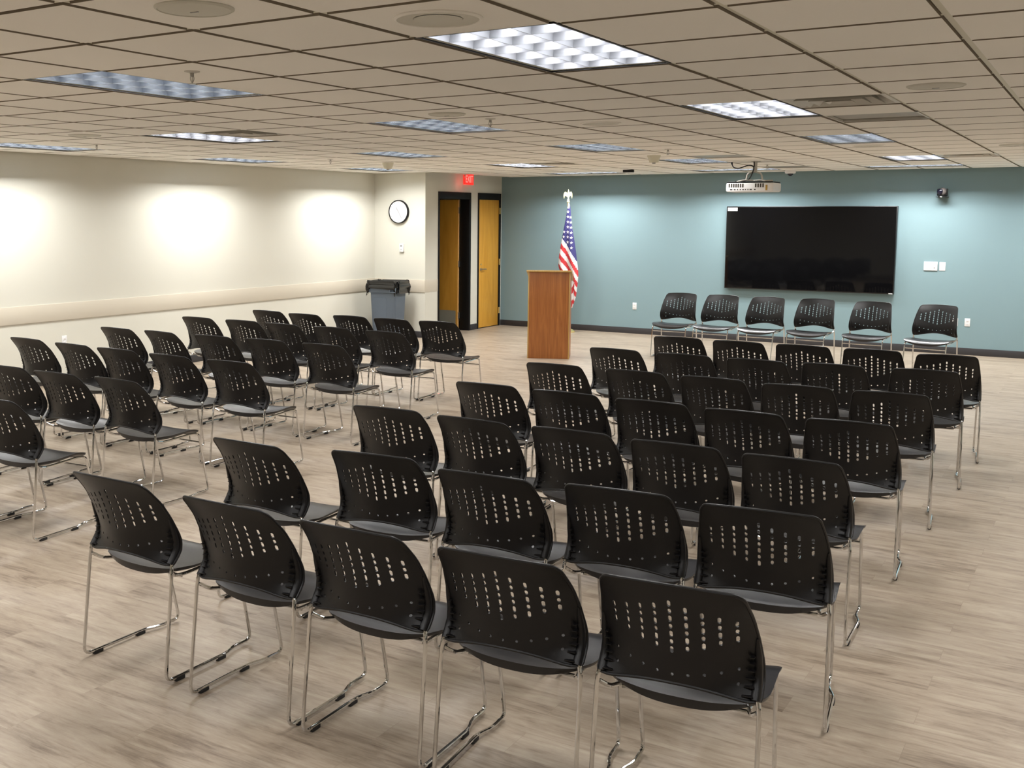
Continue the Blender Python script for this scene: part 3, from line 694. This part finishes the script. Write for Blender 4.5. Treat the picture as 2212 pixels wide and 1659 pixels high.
# flag cloth: folds hang as a narrowing cone; the fly edge drapes in slanted stripes
def star(bm, cx, cz, rr, fy, mi):
    vs_ = []
    for k in range(10):
        q = rr if k % 2 == 0 else rr*.42; a = PI/2+k*PI/5
        x, z = cx+q*math.cos(a), cz+q*math.sin(a); vs_.append(bm.verts.new((x, fy(x, z)-.004, z)))
    c = bm.verts.new((cx, fy(cx, cz)-.004, cz))
    for k in range(10): bm.faces.new((vs_[k], vs_[(k+1) % 10], c)).material_index = mi
def flag():
    bm = bmesh.new()
    # left and right outline of the draped cloth (local x vs z)
    Lk = [(.42, .06), (.55, .035), (.72, -.005), (.95, -.04), (1.06, -.145), (1.17, -.160), (1.35, -.138), (1.55, -.105), (1.75, -.070), (1.95, -.030), (2.10, -.010), (2.19, .002)]
    Rk = [(.42, .12), (.60, .185), (.80, .205), (1.0, .215), (1.2, .182), (1.4, .150), (1.6, .116), (1.8, .075), (2.0, .052), (2.12, .045), (2.19, .016)]
    Lk = smooth_kn(Lk, 80, 4); Rk = smooth_kn(Rk, 80, 4)
    def depth(x, z):
        l, r_ = lerp(Lk, z), lerp(Rk, z); q = (x-l)/max(r_-l, .01); a = min(1, (2.19-z)/.9)
        return -.035*a*math.sin(PI*min(max(q, 0), 1)) + .020*a*math.cos(q*3*PI+z*1.3) + .008*math.sin(q*9+z*4)*a
    nx, nz_ = 26, 150; G = {}
    for s_ in (0, 1):
        for i in range(nx+1):
            for k in range(nz_+1):
                z = .42+(2.19-.42)*k/nz_; l, r_ = lerp(Lk, z), lerp(Rk, z); x = l+(r_-l)*i/nx
                G[(s_, i, k)] = bm.verts.new((x, depth(x, z)+s_*.05*math.sin(PI*i/nx)*min(1, (2.2-z)/.5)+s_*.004, z))
    def colour(x, z):
        # slanted coordinate: stripes descend to the right
        s = z + 1.15*(x+.10)+ .9*max(0, x+.02)**1.5
        if z < .86 and x < .165-(.86-z)*.10:      # turned back lower tail, stripes slant the other way
            q = z-1.35*(x-.10); k = int(math.floor((q-.42)/.115)); return (1, 0)[k % 2]
        if z > 2.10 and x < .03: return 0
        if s > 1.60: return 2
        k = int(math.floor((1.60-s)/.098)); return 0 if k % 2 == 0 else 1
    for s_ in (0, 1):
        for i in range(nx):
            for k in range(nz_):
                q = [G[(s_, i, k)], G[(s_, i+1, k)], G[(s_, i+1, k+1)], G[(s_, i, k+1)]]
                c = sum((v.co for v in q), Vector())/4
                bm.faces.new(q).material_index = colour(c.x, c.z)
    for k in range(nz_):
        for i in (0, nx): bm.faces.new((G[(0, i, k)], G[(0, i, k+1)], G[(1, i, k+1)], G[(1, i, k)])).material_index = colour(G[(0, i, k)].co.x, G[(0, i, k)].co.z)
    for i in range(nx):
        for k in (0, nz_): bm.faces.new((G[(0, i, k)], G[(0, i+1, k)], G[(1, i+1, k)], G[(1, i, k)]))
    for n_, z in enumerate((2.04, 1.955, 1.870, 1.785, 1.700, 1.615, 1.530)): star(bm, .006+.002*n_, z, .031, depth, 0)
    for n_, z in enumerate((1.945, 1.86, 1.775, 1.69, 1.605, 1.52, 1.435)): star(bm, .056+.006*n_, z, .026, depth, 0)
    for n_, z in enumerate((1.70, 1.62)): star(bm, -.055-.006*n_, z, .028, depth, 0)
    return bm
fl = build('draped_flag', flag(), [M['flagw'], M['flagr'], M['flagb']], t, loc=(0, -.01, 0), ang=1.2)
fl['label'] = 'draped cloth, white stars on blue, red and white stripes'

# ---------------------------------------------------------------- waste bin with liner
BX, BY = -6.73, 11.72
t = empty('waste_bin', (BX, BY, 0), math.radians(6)); tag(t, 'tall slate grey rectangular bin in the corner under the clock', 'bin')
def rrect(hx, hy, rad, z, n=5):
    out = []
    for (sx, sy, a0) in ((1, 1, 0), (-1, 1, PI/2), (-1, -1, PI), (1, -1, 3*PI/2)):
        for k in range(n+1):
            a = a0+PI/2*k/n; out.append((sx*(hx-rad)+rad*math.cos(a), sy*(hy-rad)+rad*math.sin(a), z))
    return out
def loft(bm, loops, mi=0, capb=True, capt=True):
    R_ = [[bm.verts.new(p) for p in lp] for lp in loops]; n = len(R_[0])
    for A, B in zip(R_, R_[1:]):
        for k in range(n): bm.faces.new((A[k], A[(k+1) % n], B[(k+1) % n], B[k])).material_index = mi
    if capb: bm.faces.new(R_[0][::-1]).material_index = mi
    if capt: bm.faces.new(R_[-1]).material_index = mi
    return R_
bm = bmesh.new()
loft(bm, [rrect(.195, .155, .035, 0), rrect(.20, .16, .035, .02), rrect(.232, .185, .035, .74), rrect(.236, .19, .035, .745), rrect(.255, .205, .04, .75), rrect(.255, .205, .04, .88), rrect(.245, .195, .035, .88), rrect(.225, .18, .035, .75)], capt=False)
body = build('body', bm, M['bin'], t)
bm = bmesh.new(); loft(bm, [[(x, -.168+(z-.40)*-.04, z) for x, z in rr_] for rr_ in ([(-.15, .08), (.06, .08), (.075, .64), (.05, .67), (-.17, .67)],)] +
     [[(x*.97, -.176+(z-.40)*-.04, z) for x, z in [(-.15, .08), (.06, .08), (.075, .64), (.05, .67), (-.17, .67)]]]); build('raised_panel', bm, M['bin'], body, smooth=False)
bm = bmesh.new(); box(bm, .15, .262, -.235, -.20, .755, .768, .003); box(bm, .15, .162, -.235, -.20, .755, .83, .003); box(bm, .25, .262, -.235, -.20, .755, .83, .003); build('handle', bm, M['bin'], t)
def liner():
    bm = bmesh.new(); rnd = random.Random(5); n = 72; rows = 16; R_ = []
    base_ = rrect(.262, .212, .06, 0, 17)
    hem = [.0]*n
    for k in range(n): hem[k] = .10+.05*math.sin(k*.35)+.035*math.sin(k*.9+1)+.02*rnd.random()
    for rr_ in range(rows):
        tt = rr_/(rows-1); ring = []
        for k in range(n):
            bx, by, _ = base_[k]
            if tt < .3: z = .80+(tt/.3)*.145; off = -.04+.04*tt/.3           # inside up to rim
            else:
                q = (tt-.3)/.7; z = .945-q*(hem[k]+.07); off = .012+.022*math.sin(q*PI*.8)+.010*math.sin(k*1.7+q*5)+.008*math.sin(k*.9-q*11)+.013*rnd.uniform(-1, 1)
            z += .008*math.sin(k*1.3)+.007*rnd.uniform(-1, 1)
            d = Vector((bx, by, 0)).normalized(); ring.append((bx+d.x*off, by+d.y*off, z))
        R_.append(ring)
    loft(bm, R_, capb=True, capt=False); return bm
bg = build('bin_liner', liner(), M['bag'], loc=(BX, BY, 0), rz=math.radians(6), ang=.5); tag(bg, 'crinkled black plastic liner folded over the rim of the bin', 'bin liner')

# ---------------------------------------------------------------- the perforated stacking chair
FC = smooth_kn([(.49, .002), (.53, .0), (.56, -.002), (.63, -.012), (.70, -.030), (.76, -.052), (.82, -.077), (.88, -.106)], 60, 4)
DD = smooth_kn([(.49, .028), (.505, .031), (.53, .046), (.555, .059), (.60, .065), (.65, .060), (.69, .056), (.77, .049), (.82, .036), (.86, .023), (.88, .019)], 60, 3)
def ysurf(x, z): return lerp(FC, z)+lerp(DD, z)*(abs(x)/.187)**1.9-.25
def nrm(x, z):
    e = .004; a = Vector((2*e, ysurf(x+e, z)-ysurf(x-e, z), 0)); b = Vector((0, ysurf(x, z+e)-ysurf(x, z-e), 2*e)); return a.cross(b).normalized()  # points to -y (rear)
def outline():
    pts = []
    def seg(fn, n):
        for k in range(n): pts.append(fn(k/n))
    # right side bottom corner -> up the side -> top -> down left -> arch
    side = smooth_kn([(.502, .2535), (.56, .2525), (.62, .2490), (.70, .2410), (.78, .2290), (.84, .2170)], 40, 4)
    for k in range(15):
        z = .512+(.826-.512)*k/14; pts.append((lerp(side, z), z))
    c = (.180, .828); # corner round
    for k in range(1, 8):
        a = PI/2*k/8; pts.append((c[0]+.0385*math.cos(a), c[1]+.0385*math.sin(a)))
    for k in range(0, 13):
        x = .180-.360*k/12; pts.append((x, .8665+.008*(1-(x/.18)**2)))
    for k in range(7, 0, -1):
        a = PI/2*k/8; pts.append((-(c[0]+.0385*math.cos(a)), c[1]+.0385*math.sin(a)))
    for k in range(14, -1, -1):
        z = .512+(.826-.512)*k/14; pts.append((-lerp(side, z), z))
    pts.append((-.250, .504))
    for k in range(0, 21):
        x = -.243+.486*k/20; pts.append((x, .502+.032*max(0, 1-(x/.215)**2)**1.3))
    pts.append((.250, .504))
    return pts
def capsule(cx, cz, w_, h_, n=4):
    rr = w_/2; out = []
    for k in range(n+1):
        a = PI*k/n; out.append((cx+rr*math.cos(a), cz+h_/2-rr+rr*math.sin(a)))
    for k in range(n+1):
        a = PI+PI*k/n; out.append((cx+rr*math.cos(a), cz-h_/2+rr+rr*math.sin(a)))
    return out
def holes():
    hs = []; gp = .0072; LO, SH = .0228, .0171
    cnt = [3, 4, 5, 6, 7, 6, 5, 4, 3]; tops = [.766, .778, .790, .803, .821]
    for c in range(9):
        x = (c-4)*.0466; n = cnt[c]; z = tops[min(c, 8-c)]
        for k in range(n):
            h_ = LO if k % 2 == 0 else SH
            hs.append(capsule(x, z-h_/2, .0108, h_)); z -= h_+gp
        zd = .5635+.0315*(abs(c-4)/4)**1.7
        hs.append(capsule(x, zd, .0100, .0102, 4))
        if c in (0, 8): hs.append(capsule(x, .548, .0100, .0102, 4))
    return hs
def inside(p, poly):
    x, y = p; c = False; n = len(poly); j = n-1
    for i in range(n):
        xi, yi = poly[i]; xj, yj = poly[j]
        if (yi > y) != (yj > y) and x < (xj-xi)*(y-yi)/(yj-yi)+xi: c = not c
        j = i
    return c
def back_bm():
    out = outline(); hs = holes(); V = []; E = []; loops = []
    def add(lp):
        s = len(V); V.extend(Vector(p) for p in lp); n = len(lp); E.extend((s+k, s+(k+1) % n) for k in range(n))
    add(out)
    for h_ in hs: add(h_)
    zx = -.24
    while zx < .241:
        z = .515
        while z < .86:
            p = (zx, z)
            if inside(p, out) and min((Vector(p)-Vector(q)).length for q in out) > .009:
                ok = True
                for h_ in hs:
                    cx = (h_[0][0]+h_[4][0])/2; cz = sum(q[1] for q in h_)/len(h_)
                    if abs(zx-cx) < .0085 and abs(z-cz) < .0165: ok = False; break
                if ok: V.append(Vector(p))
            z += .0195
        zx += .0155
    vo, eo, fo, _, _, _ = delaunay_2d_cdt(V, E, [], 0, 1e-6)
    bm = bmesh.new(); th = .0058
    fv, bv = [], []
    for p in vo:
        x, z = p.x, p.y; n = nrm(x, z); c = Vector((x, ysurf(x, z), z))
        fv.append(bm.verts.new(c-n*th/2)); bv.append(bm.verts.new(c+n*th/2))
    from collections import Counter
    ec = Counter(); keep = []
    hb = [(min(q[0] for q in h_), max(q[0] for q in h_), min(q[1] for q in h_), max(q[1] for q in h_), h_) for h_ in hs]
    for fc in fo:
        cx = sum(vo[k].x for k in fc)/3; cz = sum(vo[k].y for k in fc)/3
        if not inside((cx, cz), out): continue
        if any(a <= cx <= b and c_ <= cz <= d_ and inside((cx, cz), h_) for a, b, c_, d_, h_ in hb): continue
        keep.append(fc)
        for k in range(3): ec[tuple(sorted((fc[k], fc[(k+1) % 3])))] += 1
    for fc in keep:
        bm.faces.new([fv[k] for k in fc]); bm.faces.new([bv[k] for k in fc][::-1])
    for (a, b), n_ in ec.items():
        if n_ == 1: bm.faces.new((fv[a], fv[b], bv[b], bv[a]))
    for v in list(bm.verts):
        if not v.link_faces: bm.verts.remove(v)
    # rounded bead round the rim
    rim = [Vector((x, ysurf(x, z), z)) for x, z in out]
    tube(bm, rim, .0058, 8, closed=True)
    # post sleeves and stiffening ribs on the rear lower corners
    for s in (-1, 1):
        pts = [(s*.238, ysurf(s*.238, z)-.004, z) for z in (.505, .53, .56, .60, .64, .67, .70)]
        tube(bm, pts, [.0155, .0155, .0150, .014, .0125, .009, .004], 10)
        for k in range(6):
            z = .520+k*.0235; a = .200+.004*k
            x0, x1 = sorted((s*a, s*.232)); yy = ysurf(s*.215, z)
            box(bm, x0, x1, yy-.017, yy+.002, z-.0012, z+.0012)
    return bm
def seat_bm():
    bm = bmesh.new(); nu, nv = 28, 26; G = {}
    def pt(a, b, side):
        u_, v_ = a, b
        hw_ = .261-.052*max(0, 1-v_/.30)**2.2-.022*max(0, (v_-.88)/.12)**2
        fr = .078+.030*abs(u_)**2.4; ff = .480-.026*abs(u_)**2.6
        x = u_*hw_; f_ = fr+(ff-fr)*v_
        zt = .464+.022*v_**1.3-.019*(1-u_*u_)*math.sin(PI*min(1, v_*1.02+.05))**.8+.006*abs(u_)**3
        zt -= (.030+.020*(1-u_*u_))*max(0, (v_-.68)/.32)**2.0
        zt -= .004*max(0, 1-v_/.08)
        sag = (1-abs(u_)**2.6)
        th = .012+.020*sag*(1-.55*v_)+.012*(1-abs(2*v_-1))*sag+.006*v_*sag
        if side == 0: return (x, f_-.25, zt)
        k = .985 if abs(u_) > .98 or v_ in (0, 1) else 1
        return (x*.985, (f_-.25)*1.0+(.006 if v_ < .02 else (-.006 if v_ > .98 else 0)), zt-th)
    for s in (0, 1):
        for i in range(nu+1):
            for j in range(nv+1):
                uu = -1+2*i/nu; uu = math.copysign(abs(uu)**.85, uu); vv = j/nv
                G[(s, i, j)] = bm.verts.new(pt(uu, vv, s))
    for i in range(nu):
        for j in range(nv):
            bm.faces.new((G[(0, i, j)], G[(0, i+1, j)], G[(0, i+1, j+1)], G[(0, i, j+1)]))
            bm.faces.new((G[(1, i, j)], G[(1, i, j+1)], G[(1, i+1, j+1)], G[(1, i+1, j)]))
    for i in range(nu):
        for j in (0, nv): bm.faces.new((G[(0, i, j)], G[(0, i+1, j)], G[(1, i+1, j)], G[(1, i, j)]))
    for j in range(nv):
        for i in (0, nu): bm.faces.new((G[(0, i, j)], G[(0, i, j+1)], G[(1, i, j+1)], G[(1, i, j)]))
    es = [e for e in bm.edges if len(e.link_faces) == 2 and e.calc_face_angle(0) > .75]
    bmesh.ops.bevel(bm, geom=es, offset=.0045, segments=2, affect='EDGES')
    return bm
TR = .0076; ZR = .0165
def frame_bm(s):
    P = [(.2385, ysurf(.2385, .56)-.002+.25, .56), (.2385, ysurf(.2385, .52)-.002+.25, .52), (.2485, .050, .500), (.2525, .045, .460), (.256, -.004, ZR), (.256, .36, ZR), (.231, .425, ZR), (.230, .548, ZR),
         (.236, .455, .436), (.222, .40, .442), (.200, .17, .424), (.222, .082, .444), (.246, .050, .470)]
    rad = [0, .01, .02, .04, .045, .05, .05, .035, .022, .03, .05, .03, 0]
    pts = fillet([(s*x, y-.25, z) for x, y, z in P], rad, 5)
    bm = bmesh.new(); tube(bm, pts, TR, 10); return bm
def make_chair():
    t = empty('stacking_chair', (0, 0, 0))
    build('seat', seat_bm(), M['seatp'], t, ang=1.0)
    build('backrest', back_bm(), M['plastic'], t, ang=.7)
    for s in (-1, 1):
        fo = build('sled_leg', frame_bm(s), M['chrome'], t)
        for y in (.075, .325):
            bm = bmesh.new(); box(bm, s*.256-.009, s*.256+.009, y-.25-.026, y-.25+.026, 0, .0185, .004); build('foot_glide', bm, M['rubber'], fo)
    for (y, z, x) in ((.4675, .375, .234), (.155, .4195, .200)):
        bm = bmesh.new(); tube(bm, [(-x, y-.25, z), (x, y-.25, z)], .0068, 8); build('cross_bar', bm, M['chrome'], t)
    return t
POS = {"A1": [-0.4766, 0.8563, 0.0033], "A2": [0.1998, 0.8291, -0.0071], "A4": [1.3511, 0.8425, -0.0776], "A5": [1.9046, 0.8925, -0.0954], "L0": [-2.6003, 1.7895, -0.0734], "A3": [0.7858, 0.8264, -0.0255], "L1": [-3.7401, 2.7047, -0.0848], "L2": [-3.1445, 2.7026, -0.0311], "L3": [-2.5463, 2.7336, 0.0254], "L4": [-5.0549, 3.9203, 0.0012], "L5": [-4.3836, 3.8711, 0.0093], "L6": [-3.8296, 3.8511, -0.0217], "L7": [-3.177, 3.8168, 0.0068], "L8": [-2.5545, 3.8142, -0.0407], "L9": [-5.093, 4.9771, -0.0122], "L10": [-4.4897, 4.9902, 0.0686], "L11": [-3.8599, 5.0099, -0.0336], "L12": [-3.2766, 5.0482, -0.0437], "L13": [-2.6217, 5.0467, -0.0129], "L14": [-5.2385, 6.2205, -0.0249], "L15": [-4.6189, 6.2292, -0.0483], "L16": [-4.0271, 6.1985, 0.0197], "L17": [-3.4211, 6.2053, -0.0381], "L18": [-2.7593, 6.1786, 0.0129], "L19": [-5.1515, 7.2614, -0.0189], "L20": [-4.545, 7.1827, -0.0015], "L21": [-3.995, 7.2786, -0.0371], "L22": [-3.4319, 7.2611, -0.026], "L23": [-2.8776, 7.2854, -0.0602], "M1": [-0.4775, 1.7091, -0.0058], "M2": [0.143, 1.8275, -0.1317], "M3": [0.7779, 1.7752, -0.0576], "M4": [1.3352, 1.8519, -0.1002], "M5": [1.8925, 1.8653, -0.1215], "N1": [-0.4683, 2.8411, -0.0942], "N2": [0.1285, 2.8289, -0.0033], "N3": [0.6906, 2.8492, -0.0325], "N4": [1.247, 2.8296, -0.0348], "N5": [1.802, 2.8132, -0.0251], "P1": [-0.4192, 3.9348, -0.0482], "P2": [0.1506, 3.9227, -0.0424], "P3": [0.7208, 3.9077, -0.0264], "P4": [1.278, 3.877, -0.02], "P5": [1.8254, 3.8911, -0.0677], "Q1": [-0.4638, 5.0384, -0.053], "Q2": [0.1857, 5.0433, 0.0173], "Q3": [0.7397, 5.0301, -0.0075], "Q4": [1.2877, 5.0013, -0.0679], "Q5": [1.8363, 5.0343, -0.0911], "R1": [-0.4291, 6.1497, 0.0078], "R2": [0.1449, 6.1349, -0.0415], "R3": [0.7204, 6.1315, -0.03], "R4": [1.2722, 6.1913, -0.03], "R5": [1.8686, 6.2586, -0.0866], "S1": [-0.3102, 7.2838, -0.0554], "S2": [0.250, 7.2679, -0.0276], "S3": [0.797, 7.289, -0.0139], "S4": [1.3398, 7.3056, -0.0474], "S5": [1.886, 7.2608, -0.1035], "F1": [-2.1452, 12.136, 3.1176], "F2": [-1.5511, 12.109, 3.1509], "F3": [-0.9303, 12.0696, 3.1843], "F4": [-0.2973, 12.0997, 3.1868], "F5": [0.4089, 12.0242, 3.1841], "F6": [1.1552, 11.9402, 3.2691],
       "L0b": [-3.22, 1.79, -.03], "L1b": [-4.36, 2.70, -.03]}
ordn = ['first', 'second', 'third', 'fourth', 'fifth', 'sixth']
rows_r = {'A': 'row nearest the camera', 'M': 'second row from the camera', 'N': 'third row from the camera', 'P': 'middle row', 'Q': 'third row from the front',
          'R': 'second row from the front', 'S': 'front row'}
rows_l = {0: 'cut off nearest row', 1: 'second nearest row', 2: 'third nearest row', 3: 'fourth nearest row', 4: 'row behind the front row', 5: 'front row by the bin'}
rowl = {}
for k in POS:
    if k[0] == 'L':
        n = 0 if k in ('L0', 'L0b') else 1 if k in ('L1', 'L2', 'L3', 'L1b') else (int(k[1:])-4)//5+2
        rowl.setdefault(n, []).append(k)
def chair_label(k):
    if k[0] == 'F': return 'black chair facing the camera before the teal wall, %s from the left' % ordn[int(k[1])-1], 'chairs facing the audience'
    if k[0] in rows_r:
        side = ordn[int(k[1])-1]
        return 'black perforated chair, %s from the left in the right block, %s' % (side, rows_r[k[0]]), 'black stacking chairs in the right block'
    for n, ks in rowl.items():
        if k in ks:
            q = sorted(ks, key=lambda a: -POS[a][0]).index(k)
            return 'black perforated chair, %s from the aisle in left block, %s' % (ordn[q], rows_l[n]), 'black stacking chairs in the left block'
first = None
for k, (x, y, th_) in POS.items():
    lab, grp = chair_label(k)
    if first is None:
        first = make_chair(); c = first; c.location = (x, y, 0); c.rotation_euler = (0, 0, -th_)
    else: c = dup(first, (x, y, 0), -th_)
    tag(c, lab, 'chair', grp)
